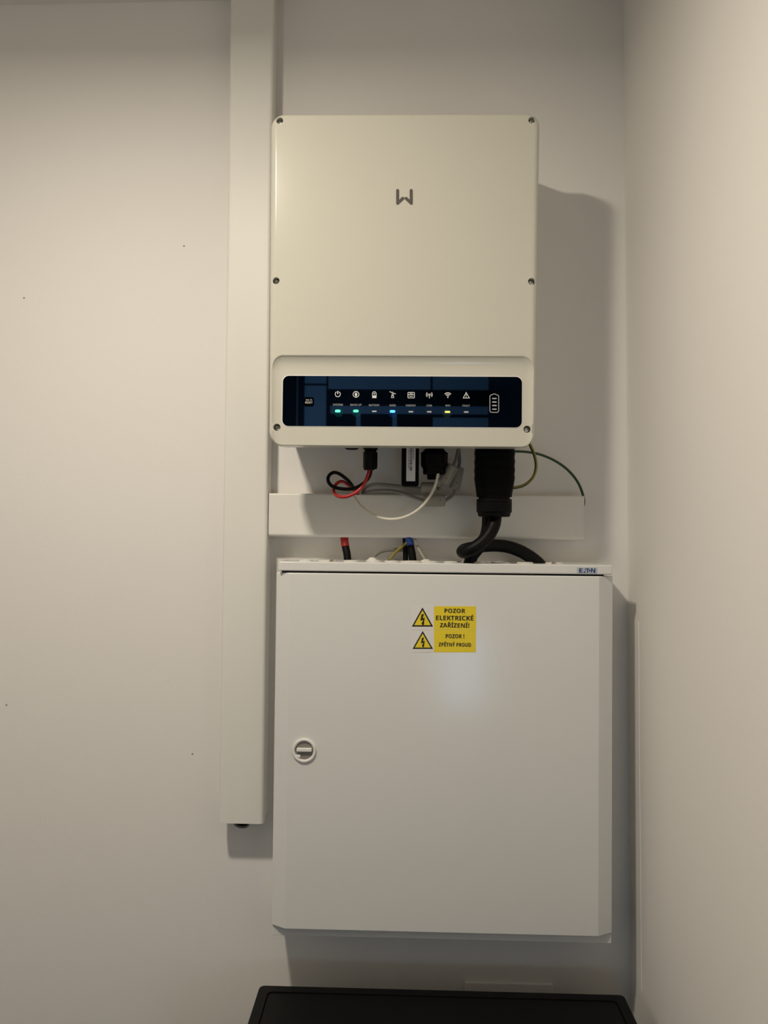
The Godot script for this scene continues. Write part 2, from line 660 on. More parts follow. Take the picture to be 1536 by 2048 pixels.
func trunkings() -> void:
	# vertical trunking
	var top := 2.514
	var x0 := -0.3140
	var x1 := -0.2370
	var y0 := 1.0505
	var t := thing("cable_trunking", "tall white vertical cable trunking running down the wall on the left", "trunking", Vector3((x0 + x1) / 2, y0, 0.0))
	var st := begin()
	t.rotation.z = 0.0014
	# U-shaped lid: extruded profile in x-z
	var d := 0.048
	var r := 0.006
	var prof := []
	prof.append(Vector2(x0, 0.028))
	for k in 7:
		var a := PI - PI / 2 * k / 6
		prof.append(Vector2(x0 + r + cos(a) * r, d - r + sin(a) * r))
	for k in 7:
		var a := PI / 2 - PI / 2 * k / 6
		prof.append(Vector2(x1 - r + cos(a) * r, d - r + sin(a) * r))
	prof.append(Vector2(x1, 0.028))
	var rows := []
	for y in [y0, top]:
		var row := []
		for p in prof:
			row.append(Vector3(p.x, y, p.y))
		rows.append(row)
	grid(st, rows, false, 1.0)
	# thickness: inner skin and lower edge
	var inner := []
	for p in prof:
		inner.append(Vector2(clampf(p.x, x0 + 0.002, x1 - 0.002), minf(p.y, d - 0.002)))
	var irows := []
	for y in [y0, top]:
		var row := []
		for p in inner:
			row.append(Vector3(p.x, y, p.y))
		irows.append(row)
	grid(st, irows, false, -1.0)
	for k in prof.size() - 1:
		quad(st, Vector3(prof[k].x, y0, prof[k].y), Vector3(prof[k + 1].x, y0, prof[k + 1].y), Vector3(inner[k + 1].x, y0, inner[k + 1].y), Vector3(inner[k].x, y0, inner[k].y), Vector3.DOWN)
	build("lid", st, M.trunk, t)
	st = begin()
	# base channel: back plate and two flanges, set in a little
	bx(st, Vector3(x0 + 0.003, y0 + 0.006, 0.0), Vector3(x1 - 0.003, top, 0.003))
	bx(st, Vector3(x0 + 0.0025, y0 + 0.006, 0.0), Vector3(x0 + 0.005, top, 0.034))
	bx(st, Vector3(x1 - 0.005, y0 + 0.006, 0.0), Vector3(x1 - 0.0012, top, 0.034))
	build("base_channel", st, M.trunk2, t)

	# corrugated conduit that ends just below the trunking, its mouth turned forward
	var c := at(483, 1648, 0.026)
	var g := thing("conduit_pipe", "dark round conduit mouth peeping out under the tall vertical trunking", "conduit", c)
	var ax := Vector3(0, 0.62, -0.78).normalized()
	st = begin()
	var pp := [[0.0115, 0.003], [0.0118, 0.0], [0.0142, 0.0]]
	for k in 9:
		pp.append([0.0142 if k % 2 == 0 else 0.0128, 0.001 + k * 0.002])
	pp.append([0.0, 0.018])
	lathe(st, c, ax, pp, 24)
	build("pipe", st, M.grey_cable, g)
	st = begin()
	lathe(st, c, ax, [[0.0117, 0.003], [0.0117, 0.012], [0.0, 0.012]], 24)
	build("pipe_mouth", st, M.dark_gap, g)

	# horizontal trunking below the inverter
	var a0 := at(537, 988, 0.04)
	var a1 := at(1168.5, 1080, 0.04)
	var hy0 := 1.541
	var hy1 := 1.6165
	var h := thing("cable_trunking", "short white horizontal cable trunking on the wall below the inverter", "trunking", Vector3((a0.x + a1.x) / 2, hy0, 0.0))
	st = begin()
	prof = []
	prof.append(Vector2(0.012, hy1))
	var r2 := 0.0035
	for k in 6:
		var a := PI / 2 - PI / 2 * k / 5
		prof.append(Vector2(0.04 - r2 + cos(a) * r2, hy1 - r2 + sin(a) * r2))
	r2 = 0.006
	for k in 6:
		var a := -PI / 2 * k / 5
		prof.append(Vector2(0.04 - r2 + cos(a) * r2, hy0 + r2 + sin(a) * r2))
	prof.append(Vector2(0.012, hy0))
	rows = []
	irows = []
	a0.x = -0.2366
	for x in [a0.x, a1.x]:
		var row := []
		var ir := []
		for p in prof:
			row.append(Vector3(x, p.y, p.x))
			ir.append(Vector3(x, clampf(p.y, hy0 + 0.0018, hy1 - 0.0018), minf(p.x, 0.0382)))
		rows.append(row)
		irows.append(ir)
	grid(st, rows, false, 1.0)
	grid(st, irows, false, -1.0)
	for e in 2:
		for k in prof.size() - 1:
			quad(st, rows[e][k], rows[e][k + 1], irows[e][k + 1], irows[e][k], Vector3.LEFT if e == 0 else Vector3.RIGHT)
	build("lid", st, M.trunk, h)
	st = begin()
	bx(st, Vector3(a0.x + 0.004, hy0 + 0.003, 0.0), Vector3(a1.x - 0.006, hy1 - 0.003, 0.003))
	bx(st, Vector3(a0.x + 0.004, hy0 + 0.002, 0.0), Vector3(a1.x - 0.006, hy0 + 0.004, 0.03))
	bx(st, Vector3(a0.x + 0.004, hy1 - 0.0045, 0.0), Vector3(a1.x - 0.006, hy1 - 0.0022, 0.03))
	build("base_channel", st, M.trunk2, h)

const CZ := 0.105

func cabinet() -> void:
	var zf := CZ
	var zd := CZ - 0.013
	var x0 := at(557, 1131, zf).x
	var x1 := at(1225.3, 1141, zf).x
	var ytop: float = (at(557, 1121, zf).y + at(1225, 1132, zf).y) / 2
	var ymid: float = (at(557, 1141, zf).y + at(1225, 1150, zf).y) / 2
	var ybot: float = (at(543, 1871, zd).y + at(1222, 1888.5, zd).y) / 2
	var e0: float = (at(554, 1145, zd).x + at(543, 1849, zd).x) / 2
	var e1: float = (at(1226, 1152, zd).x + at(1222.5, 1871, zd).x) / 2
	var f0: float = (at(580, 1147, zf).x + at(570, 1858, zf).x) / 2
	var f1: float = (at(1198, 1154, zf).x + at(1197, 1876, zf).x) / 2
	var c := thing("distribution_cabinet", "large white metal wall cabinet with a flat door and yellow warning labels", "electrical cabinet", Vector3((x0 + x1) / 2, ybot, 0.0))
	# box
	var st := begin()
	bx(st, Vector3(x0 + 0.002, ybot + 0.002, 0.0), Vector3(x1 - 0.002, ytop - 0.019, zd - 0.014), 0.002)
	bx(st, Vector3(e0 + 0.0003, ybot, 0.0), Vector3(e1 - 0.0003, ybot + 0.0152, zd - 0.0015), 0.001)
	bx(st, Vector3(x0 - 0.002, ybot + 0.01, zd - 0.024), Vector3(x0 + 0.03, ytop - 0.02, zd - 0.012), 0.001)
	bx(st, Vector3(x1 - 0.03, ybot + 0.01, zd - 0.024), Vector3(x1 + 0.001, ytop - 0.02, zd - 0.012), 0.001)
	build("cabinet_body", st, M.steel_paint, c)
	st = begin()
	bx(st, Vector3(x0, ymid, 0.0), Vector3(x1, ytop, zf), 0.0022, 3)
	build("top_cover", st, M.steel_paint, c)
	st = begin()
	bx(st, Vector3(x0 + 0.004, ymid - 0.007, 0.04), Vector3(x1 - 0.012, ymid + 0.0002, zd + 0.004))
	build("door_gap", st, M.dark_gap, c)

	# door: flat middle, bevelled flanks
	st = begin()
	var px := [e0 - 0.0004, e0 + 0.0002, f0, f1, e1 - 0.0002, e1 + 0.0004]
	var pz := [zd - 0.002, zd, zf, zf, zd, zd - 0.002]
	var ydt: float = (at(580, 1145.5, zf).y + at(1198, 1152.5, zf).y) / 2
	var ydb: float = (at(570, 1858, zf).y + at(1197, 1876, zf).y) / 2
	var zb0 := zd - 0.014
	var rb := 0.0024
	var prow := []   # vertical section of the edge: [y, dz]
	prow.append([ydb, -0.02])
	for k in 4:
		var a := PI / 2 * k / 3
		prow.append([ydb + rb - rb * cos(a), -rb + rb * sin(a)])
	for k in 4:
		var a := PI / 2 * k / 3
		prow.append([ydt - rb + rb * sin(a), -rb + rb * cos(a)])
	prow.append([ydt, -0.02])
	for k in px.size() - 1:
		var seg := []
		for p in prow:
			seg.append([Vector3(px[k], p[0], maxf(pz[k] + p[1], zb0)), Vector3(px[k + 1], p[0], maxf(pz[k + 1] + p[1], zb0))])
		grid(st, seg, false, -1.0)
	for s in 2:
		var xx: float = px[0] if s == 0 else px[5]
		quad(st, Vector3(xx, ydb, zb0), Vector3(xx, ydt, zb0), Vector3(xx, ydt, zd - 0.002), Vector3(xx, ydb, zd - 0.002), Vector3.LEFT if s == 0 else Vector3.RIGHT)
	quad(st, Vector3(px[0], ydb, zb0 + 0.003), Vector3(px[0], ydt, zb0 + 0.003), Vector3(px[5], ydt, zb0 + 0.003), Vector3(px[5], ydb, zb0 + 0.003), Vector3.FORWARD)
	var door := build("door", st, M.steel_paint, c)

	# twist lock
	var lc := at(608.5, 1500.5, zf)
	st = begin()
	lathe(st, lc, Vector3.BACK, [[0.0195, 0.0], [0.0195, 0.002], [0.0188, 0.0034], [0.0176, 0.0038], [0.0158, 0.0032], [0.0150, 0.0012], [0.0148, 0.0002]], 48)
	var lockring := build("lock_ring", st, M.white_plastic, door)
	st = begin()
	lathe(st, lc, Vector3.BACK, [[0.0150, 0.0004], [0.0, 0.0004]], 32)
	build("lock_cup", st, M.grey_cable, door)
	st = begin()
	rbox(st, lc + Vector3(0.0003, 0.0016, 0.0028), Vector3(0.0248, 0.0058, 0.0056), 0.0012)
	build("lock_bar", st, M.white_plastic, door)
	st = begin()
	rbox(st, lc + Vector3(-0.0095, -0.0095, 0.0016), Vector3(0.007, 0.005, 0.003), 0.001)
	build("lock_stop", st, M.white_plastic, door)

	# maker's badge on the top cover
	var b0 := at(1154, 1134.5, zf)
	var b1 := at(1194, 1147, zf)
	st = begin()
	slab(st, rr(Vector2(b0.x, b1.y), Vector2(b1.x, b0.y), 0.0012, 3), zf, zf + 0.0006, 0.0002)
	var badge := build("badge", st, M.badge, c)
	var zb := zf + 0.0009
	for t in [["E", 1158.5, 1165], ["T", 1172, 1178.5], ["N", 1182, 1190.5]]:
		var u := at(t[1], 1136.8, zb)
		var v := at(t[2], 1145.2, zb)
		text("lettering", t[0], M.badge_blue, badge, (u + v) / 2, absf(v.x - u.x), absf(u.y - v.y))
	st = begin()
	fill(st, [[1166.8, 1145.2], [1171.6, 1145.2], [1170.2, 1142.8], [1168.0, 1142.8]], zb)
	fill(st, [[1169.3, 1139.6], [1171.4, 1137.0], [1172.4, 1137.0], [1170.8, 1140.6]], zb)
	fill(st, disc_pts(1179.5, 1141.2, 1.7, 1.7), zb)
	build("lettering", st, M.badge_blue, badge)

	warning_label(c, "yellow electrical device warning label", [822, 1212.5, 952, 1259.5], 868, [[845, 1214.8], [823.6, 1253.2], [866.2, 1253.2]], 0.0,
		[["POZOR", 889, 930.5, 1217, 1226], ["ELEKTRICKÉ", 872, 947, 1228.5, 1241], ["ZAŘÍZENÍ!", 880, 938.5, 1243.5, 1255.5]], true)
	warning_label(c, "yellow reverse current warning label", [822, 1260, 951.5, 1304.5], 868, [[845.4, 1262], [825, 1297.8], [866, 1297.8]], 0.0,
		[["POZOR !", 891.5, 928.5, 1268, 1277], ["ZPĚTNÝ PROUD", 877.5, 942, 1283, 1293.5]], false)

	# on top: cable entries
	var ex := [612, 655, 702, 748, 784, 822, 862, 902, 948, 1000, 1050, 1108]
	for i in ex.size():
		var p := at(ex[i], 1118, 0.065)
		p.y = ytop
		st = begin()
		var rad: float = [0.012, 0.016, 0.013, 0.014, 0.013, 0.019, 0.013, 0.012, 0.017, 0.018, 0.014, 0.015][i]
		lathe(st, p, Vector3.UP, [[rad, -0.001], [rad, 0.0010], [rad * 0.92, 0.0018], [rad * 0.6, 0.0018], [rad * 0.55, 0.0008], [0.0, 0.0008]], 20)
		if i in [1, 4, 7, 9]:
			var hole := begin()
			lathe(hole, p, Vector3.UP, [[rad * 0.55, 0.0012], [0.0, 0.0012]], 16)
			build("entry_hole", hole, M.dark_gap, c)
		build("cable_entry", st, M.trunk2 if i % 3 else M.steel_paint, c)
	for q in [[918, 0.088], [1108, 0.085], [663, 0.088]]:
		var p := at(q[0], 1121, q[1])
		p.y = ytop
		st = begin()
		lathe(st, p, Vector3.UP, [[0.0042, 0.0], [0.0042, 0.0016], [0.003, 0.0028], [0.0, 0.003]], 14)
		build("cover_screw", st, M.chrome, c)
	# crumpled sealing membrane round the grey cable
	st = begin()
	var mp := at(745, 1116, 0.06)
	mp.y = ytop
	lathe(st, mp, Vector3.UP, [[0.012, 0.0], [0.010, 0.003], [0.008, 0.0026], [0.0062, 0.006], [0.0048, 0.0052], [0.0036, 0.0068]], 9, true)
	build("sealing_membrane", st, M.trunk2, c)
	st = begin()
	mp = at(852, 1117, 0.06)
	mp.y = ytop
	lathe(st, mp, Vector3.UP, [[0.010, 0.0], [0.009, 0.003], [0.006, 0.0035], [0.003, 0.005]], 9, true)
	build("sealing_membrane", st, M.trunk2, c)

func warning_label(c: Node3D, label: String, box: Array, split: float, trig: Array, _r: float, lines: Array, heavy: bool) -> void:
	var z := CZ
	var w := Node3D.new()
	w.name = "warning_label"
	w.set_meta("label", label)
	c.add_child(w, true)
	var st := begin()
	slab(st, outl([[box[0], box[1]], [split, box[1]], [split, box[3]], [box[0], box[3]]], z), z, z + 0.0003)
	build("white_field", st, M.sticker_white, w)
	st = begin()
	slab(st, outl([[split, box[1]], [box[2], box[1]], [box[2], box[3]], [split, box[3]]], z), z, z + 0.0003)
	build("yellow_field", st, M.sticker_yellow, w)
	var zz := z + 0.0006
	var cen := Vector2((trig[0][0] + trig[1][0] + trig[2][0]) / 3.0, (trig[0][1] + trig[1][1] + trig[2][1]) / 3.0)
	st = begin()
	var inner := []
	for p in trig:
		var q := cen + (Vector2(p[0], p[1]) - cen) * 0.78
		inner.append([q.x, q.y])
	slab(st, outl(trig, zz - 0.0001), zz - 0.0003, zz - 0.0001)
	build("triangle_border", st, M.sticker_ink, w)
	st = begin()
	slab(st, outl(inner, zz), zz - 0.0002, zz)
	build("triangle", st, M.sticker_yellow, w)
	# lightning arrow
	var k := 1.0 if heavy else 0.86
	var bolt := []
	for p in [[-2.0, -12.5], [2.6, -13.0], [-0.2, -4.2], [4.2, -5.6], [2.4, 6.2], [3.9, 5.8], [0.4, 10.4], [-2.0, 6.0], [-0.3, 6.3], [1.6, -1.6], [-4.6, 0.6]]:
		bolt.append([cen.x + p[0] * k + 0.3, cen.y + (p[1] + 0.6) * k])
	st = begin()
	var zb := zz + 0.0003
	slab(st, outl(bolt, zb), zb - 0.0002, zb)
	build("lightning_arrow", st, M.sticker_ink, w)
	for l in lines:
		var u := at(l[1], l[3], zz)
		var v := at(l[2], l[4], zz)
		text("lettering", l[0], M.sticker_ink, w, (u + v) / 2, absf(v.x - u.x), absf(u.y - v.y), true)

# ---------------------------------------------------------------- inverter
const IY0 := 1.6842
const IY1 := 2.2062
const IZ := 0.186
const RC := 0.0215
const RE := 0.010
const DEEP := 0.0075
const STEP := 1.8245

func half_width(y: float) -> float:
	return lerpf(0.2058, 0.2105, clampf((y - IY0) / (IY1 - IY0), 0, 1))

func mid_x(y: float) -> float:
	return lerpf(-0.0068, -0.0063, clampf((y - IY0) / (IY1 - IY0), 0, 1))

func cover_z(x: float, y: float) -> float:
	# distance in from the rounded outline
	var hw := half_width(y)
	var cy := (IY0 + IY1) / 2
	var hh := (IY1 - IY0) / 2
	var q := Vector2(absf(x - mid_x(y)) - (hw - RC), absf(y - cy) - (hh - RC))
	var sd := Vector2(maxf(q.x, 0), maxf(q.y, 0)).length() + minf(maxf(q.x, q.y), 0) - RC
	var d := -sd
	var ez := IZ
	if d < RE:
		ez = IZ - RE + sqrt(maxf(0.0, RE * RE - (RE - d) * (RE - d)))
	# sunk field with rounded top corners round the display
	var u := clampf((STEP - y) / 0.026, 0, 1)
	var v := clampf((hw - 0.0022 - absf(x - mid_x(y))) / 0.02, 0, 1)
	var t := 1.0 - minf(1.0, Vector2(1.0 - u, 1.0 - v).length())
	var drop := DEEP * (1.0 - pow(1.0 - t, 3.0)) * smoothstep(-0.02, 0.10, t) if t > 0.0 else 0.0
	return minf(ez, IZ - drop)

func cover_map(x: float, y: float) -> Vector2:
	# bend the corners of the square grid onto the rounded outline; x is -1..1 of the half width in metres at y
	var cy := (IY0 + IY1) / 2
	var hh := (IY1 - IY0) / 2
	var hw := half_width(y)
	var dx := absf(x) - (hw - RC)
	var dy := absf(y - cy) - (hh - RC)
	if dx > 0 and dy > 0:
		var m := maxf(dx, dy)
		var k := lerpf(1.0, m / Vector2(dx, dy).length(), pow(minf(1.0, m / RC), 3.0))
		return Vector2(mid_x(y) + signf(x) * (hw - RC + dx * k), cy + signf(y - cy) * (hh - RC + dy * k))
	return Vector2(mid_x(y) + x, y)

func inverter() -> void:
	var inv := thing("inverter", "cream white wall inverter with a dark indicator display above the trunking", "inverter", Vector3(-0.0065, IY0, 0.0))
	var st := begin()
	# casing behind the cover
	slab(st, rr(Vector2(-0.2065, 1.716), Vector2(0.1935, 2.198), 0.016, 5), 0.022, 0.153, 0.0)
	bx(st, Vector3(-0.2, 1.716, 0.02), Vector3(0.187, 2.19, 0.0225))
	bx(st, Vector3(-0.15, 1.80, 0.0), Vector3(0.137, 2.10, 0.024))
	build("casing", st, M.inv_body, inv)
	st = begin()
	bx(st, Vector3(-0.2005, 1.7145, 0.02), Vector3(0.1875, 1.7175, 0.15), 0.0)
	build("underside_plate", st, M.inv_body, inv)

	# screw places
	var spots := [[559.5, 241.5], [552.2, 561.5], [554, 854.5], [1063.5, 240.5], [1063, 563], [1054, 858.5]]
	var sp := []
	for s in spots:
		var zz := 0.1855 if s[1] < 700 else 0.1785
		sp.append(at(s[0], s[1], zz))
	var hr := 0.0054

	# grid lines
	var us := []   # distance from the side edge
	var rs := [0.0, 0.00018, 0.0005, 0.001, 0.0016, 0.0025]
	for v in rs: us.append(v)
	for k in 25: us.append(0.0036 + k * 0.000785)
	var right_cols := []
	var i_blk0 := rs.size()
	var n_mid := 22
	var ycuts := []
	for v in rs: ycuts.append(IY1 - v)
	for k in 25: ycuts.append(IY1 - 0.0036 - k * 0.000785)
	# middle rows
	var blocks_y := [rs.size()]
	var yc: float = sp[1].y
	for k in 8: ycuts.append(lerpf(ycuts[rs.size() + 24], yc + 0.0078, (k + 1) / 8.0) if k < 7 else yc + 0.0078)
	blocks_y.append(ycuts.size() - 1)
	for k in 24: ycuts.append(yc + 0.0078 - 0.00065 * (k + 1))
	var y_from: float = ycuts[-1]
	for k in 4: ycuts.append(lerpf(y_from, STEP + 0.0042, (k + 1) / 4.0))
	for k in 48: ycuts.append(STEP + 0.0042 - 0.0007 * (k + 1))
	y_from = ycuts[-1]
	var yb: float = (sp[2].y + sp[5].y) / 2
	for k in 4: ycuts.append(lerpf(y_from, yb + 0.0078, (k + 1) / 4.0))
	blocks_y.append(ycuts.size() - 1)
	for k in 24: ycuts.append(yb + 0.0078 - 0.00065 * (k + 1))
	y_from = ycuts[-1]
	for k in 3: ycuts.append(lerpf(y_from, IY0 + 0.0036, (k + 1) / 3.0))
	for k in range(rs.size() - 1, -1, -1): ycuts.append(IY0 + rs[k])

	var P := []
	for y in ycuts:
		var hw := half_width(y)
		var xs := []
		for v in us: xs.append(-hw + v)
		for k in range(1, n_mid): xs.append(lerpf(-hw + us[-1], hw - us[-1], float(k) / n_mid))
		for k in range(us.size() - 1, -1, -1): xs.append(hw - us[k])
		var row := []
		for x in xs:
			var q := cover_map(x, y)
			row.append(Vector3(q.x, q.y, cover_z(q.x, q.y)))
		P.append(row)
	var ncol: int = P[0].size()
	var e := 0.0005
	var nrm := func(p: Vector3) -> Vector3:
		var zx := (cover_z(p.x + e, p.y) - cover_z(p.x - e, p.y)) / (2 * e)
		var zy := (cover_z(p.x, p.y + e) - cover_z(p.x, p.y - e)) / (2 * e)
		return Vector3(-clampf(zx, -20, 20), -clampf(zy, -20, 20), 1).normalized()
	st = begin()
	var col_blocks := [i_blk0, ncol - 1 - i_blk0 - 24]
	for i in P.size() - 1:
		for j in ncol - 1:
			var skip := false
			for by in blocks_y:
				for bc in col_blocks:
					if i >= by and i < by + 24 and j >= bc and j < bc + 24: skip = true
			if skip: continue
			var a: Vector3 = P[i][j]
			var b: Vector3 = P[i][j + 1]
			var c: Vector3 = P[i + 1][j + 1]
			var d: Vector3 = P[i + 1][j]
			tri(st, a, b, c, nrm.call(a), nrm.call(b), nrm.call(c))
			tri(st, a, c, d, nrm.call(a), nrm.call(c), nrm.call(d))
	# round screw wells
	for bi in 3:
		for ci in 2:
			var by: int = blocks_y[bi]
			var bc: int = col_blocks[ci]
			var cen: Vector3 = sp[bi + ci * 3]
			var loop := []
			for k in 24: loop.append(P[by][bc + k])
			for k in 24: loop.append(P[by + k][bc + 24])
			for k in 24: loop.append(P[by + 24][bc + 24 - k])
			for k in 24: loop.append(P[by + 24 - k][bc])
			var n: int = loop.size()
			var rim := []
			for p in loop:
				var dv := Vector2(p.x - cen.x, p.y - cen.y).normalized() * hr
				var w := Vector2(cen.x + dv.x, cen.y + dv.y)
				rim.append(Vector3(w.x, w.y, cover_z(w.x, w.y)))
			for k in n:
				var m := (k + 1) % n
				tri(st, loop[k], loop[m], rim[m], nrm.call(loop[k]), nrm.call(loop[m]), nrm.call(rim[m]))
				tri(st, loop[k], rim[m], rim[k], nrm.call(loop[k]), nrm.call(rim[m]), nrm.call(rim[k]))
				var na := Vector3(cen.x - rim[k].x, cen.y - rim[k].y, 0).normalized()
				var nb := Vector3(cen.x - rim[m].x, cen.y - rim[m].y, 0).normalized()
				var a2 := Vector3(rim[k].x, rim[k].y, cen.z - 0.012)
				var b2 := Vector3(rim[m].x, rim[m].y, cen.z - 0.012)
				tri(st, rim[k], rim[m], b2, na, nb, nb)
				tri(st, rim[k], b2, a2, na, nb, na)
	# skirt back to the casing
	var edge := []
	for j in ncol: edge.append(P[0][j])
	for i in range(1, P.size()): edge.append(P[i][ncol - 1])
	for j in range(ncol - 2, -1, -1): edge.append(P[-1][j])
	for i in range(P.size() - 2, 0, -1): edge.append(P[i][0])
	for k in edge.size():
		var a: Vector3 = edge[k]
		var b: Vector3 = edge[(k + 1) % edge.size()]
		if a.distance_to(b) < 1e-6: continue
		var pa: Vector3 = edge[(k + edge.size() - 1) % edge.size()]
		var t := (b - a)
		var n := Vector3(t.y, -t.x, 0).normalized()
		if n.dot(Vector3(a.x + 0.0065, a.y - 1.945, 0)) < 0: n = -n
		var cb := Vector3(a.x, a.y, 0.150)
		var db := Vector3(b.x, b.y, 0.150)
		quad(st, a, b, db, cb, n)
		# turned-in back lip
		var ci2 := Vector3(lerpf(a.x, -0.0065, 0.06), lerpf(a.y, 1.945, 0.06), 0.150)
		var di2 := Vector3(lerpf(b.x, -0.0065, 0.06), lerpf(b.y, 1.945, 0.06), 0.150)
		quad(st, cb, db, di2, ci2, Vector3.FORWARD)
	build("front_cover", st, M.inverter, inv)

	# screws down in the wells
	for c in sp:
		var o: Vector3 = c + Vector3(0, 0, -0.0095)
		var s1 := begin()
		lathe(s1, o, Vector3.BACK, [[0.0054, 0.0], [0.0045, 0.0006], [0.0, 0.0006]], 20)
		var w := build("screw_washer", s1, M.dark_gap, inv)
		var s2 := begin()
		lathe(s2, o, Vector3.BACK, [[0.0040, 0.0004], [0.0040, 0.0026], [0.0035, 0.0036], [0.0022, 0.0040], [0.0020, 0.0030], [0.0019, 0.0012], [0.0, 0.0012]], 20)
		build("screw", s2, M.chrome, inv)

	# raised mark of two bent bars
	st = begin()
	for s in [-1.0, 1.0]:
		var pts := PackedVector2Array()
		for q in [[13.6, 381.2], [13.6, 406.6], [3.25, 396.8]]:
			var w := at(808.8 + s * q[0], q[1], IZ)
			pts.append(Vector2(w.x, w.y) * 100000.0)
		for poly in Geometry2D.offset_polyline(pts, 230.0, Geometry2D.JOIN_ROUND, Geometry2D.END_ROUND):
			var small := PackedVector2Array()
			for v in poly: small.append(v / 100000.0)
			slab(st, small, IZ - 0.0005, IZ + 0.0006, 0.0)
	build("maker_mark", st, M.logo, inv)

	display(inv)

	# plugs belonging to the casing: capped terminal
	st = begin()
	var cp := at(703.5, 899, 0.10)
	lathe(st, Vector3(cp.x, 1.7145, 0.10), Vector3.DOWN, [[0.0105, 0.0], [0.0115, 0.002], [0.0115, 1.7145 - cp.y - 0.0015], [0.009, 1.7145 - cp.y], [0.0, 1.7145 - cp.y]], 24)
	var cap := build("terminal_cap", st, M.navy, inv)
	cap.set_meta("label", "dark blue cap")

func display(inv: Node3D) -> void:
	var z := IZ - DEEP + 0.0008
	var st := begin()
	var o := PackedVector2Array()
	var a := at(566, 751.5, z)
	var b := at(1043.5, 855, z)
	o = rr(Vector2(a.x, b.y), Vector2(b.x, a.y), 0.0095, 8)
	# bezel lip
	st = begin()
	slab(st, rr(Vector2(a.x - 0.0012, b.y - 0.0012), Vector2(b.x + 0.0012, a.y + 0.0012), 0.0105, 8), z - 0.004, z - 0.0003, 0.0004)
	var bez := build("display_bezel", st, M.white_plastic, inv)
	st = begin()
	slab(st, o, z - 0.003, z, 0.0)
	var disp := build("display", st, M.display, inv)
	disp.set_meta("label", "glossy dark blue indicator window")
	var zp := z + 0.0004
	# reset button
	st = begin()
	var p0 := at(608, 794, zp)
	var p1 := at(628, 813, zp)
	slab(st, rr(Vector2(p0.x, p1.y), Vector2(p1.x, p0.y), 0.0035, 4), z - 0.001, z + 0.0006, 0.0004)
	build("reset_button", st, M.button, disp)
	label_at(disp, "Wi-Fi", 611.5, 624, 798, 801.8, z + 0.0009, M.print_dim)
	label_at(disp, "RESET", 610.5, 625, 803, 807, z + 0.0009, M.print)
	# names under the pictograms
	for n in [["SYSTEM", 666, 685.5, 807.5], ["BACK-UP", 701, 723, 807.7], ["BATTERY", 738, 759, 808.5], ["GRID", 779, 791.5, 808.8], ["ENERGY", 811.8, 831.5, 809], ["COM", 852.8, 863.5, 809.2], ["WiFi", 890.8, 900.5, 809.2], ["FAULT", 925.2, 939.5, 809.4]]:
		label_at(disp, n[0], n[1], n[2], n[3], n[3] + 3.8, zp, M.print_dim)
	# indicator lights
	var lit := {0: [Color(0.33, 1.0, 0.66), 2.0], 1: [Color(0.33, 1.0, 0.66), 1.7], 3: [Color(0.3, 0.72, 1.0), 2.4], 6: [Color(1.0, 0.86, 0.42), 1.4]}
	var lx := [675.5, 711.7, 748.5, 785, 821.8, 858.5, 895, 932.3]
	var ly := [822, 822, 822.6, 822.8, 823.4, 823.6, 823.8, 824]
	for i in 8:
		st = begin()
		var w := 4.8
		var h := 1.5
		if lit.has(i):
			w = 5.4
			h = 2.5 if i != 6 else 1.9
		var q0 := at(lx[i] - w, ly[i] - h, zp)
		var q1 := at(lx[i] + w, ly[i] + h, zp)
		slab(st, rr(Vector2(q0.x, q1.y), Vector2(q1.x, q0.y), (q0.y - q1.y) * 0.49, 4), z - 0.0005, zp, 0.0)
		var m: Material = M.print_dim
		if lit.has(i):
			m = glow(lit[i][0], lit[i][1])
		var led := build("indicator_light", st, m, disp)
		if lit.has(i):
			led.set_meta("label", ["lit green indicator", "lit green indicator", "", "lit blue indicator", "", "", "lit amber indicator"][i])
			var ol := OmniLight3D.new()
			ol.name = "indicator_glow"
			ol.light_color = lit[i][0]
			ol.light_energy = 0.00002
			ol.light_size = 0.003
			ol.omni_range = 5.0
			ol.shadow_enabled = true
			ol.position = at(lx[i], ly[i], zp + 0.006)
			add_child(ol, true)
	# pictograms
	var z2 := zp
	st = begin()
	stroke(st, disc_pts(675.5, 788.3, 5.2, 5.2, -PI / 2 + 0.5, -PI / 2 + TAU - 0.5, 20), 1.3, z2)
	stroke(st, [[675.5, 782], [675.5, 788.3]], 1.7, z2)
	build("pictogram", st, M.print, disp)
	st = begin()
	stroke(st, disc_pts(712, 788.7, 5.9, 5.9), 1.2, z2, true)
	fill(st, [[709.5, 787], [714.5, 787], [714.5, 790], [713, 792], [712.6, 794], [711.4, 794], [711, 792], [709.5, 790]], z2)
	stroke(st, [[710.7, 784.8], [710.7, 787]], 1.0, z2)
	stroke(st, [[713.3, 784.8], [713.3, 787]], 1.0, z2)
	build("pictogram", st, M.print, disp)
	st = begin()
	stroke(st, [[745.6, 785.2], [746.8, 783.6], [750.4, 783.6], [751.8, 785.2], [752.4, 787], [752.4, 795.6], [744.9, 795.6], [744.9, 787]], 1.2, z2, true)
	fill(st, [[745, 790.8], [752.3, 790.8], [752.3, 796], [745, 796]], z2)
	fill(st, disc_pts(748.6, 787.4, 1.4, 1.4), z2)
	build("pictogram", st, M.print, disp)
	st = begin()
	stroke(st, [[785.2, 783.4], [782.6, 795.2]], 1.1, z2)
	stroke(st, [[785.2, 783.4], [787.8, 795.2]], 1.1, z2)
	stroke(st, [[782.2, 795.2], [788.2, 795.2]], 1.2, z2)
	stroke(st, [[783.6, 791.4], [786.8, 791.4]], 1.6, z2)
	stroke(st, [[784.2, 788], [786.4, 788]], 1.4, z2)
	stroke(st, [[779, 783.2], [791.6, 788]], 1.3, z2)
	build("pictogram", st, M.print, disp)
	st = begin()
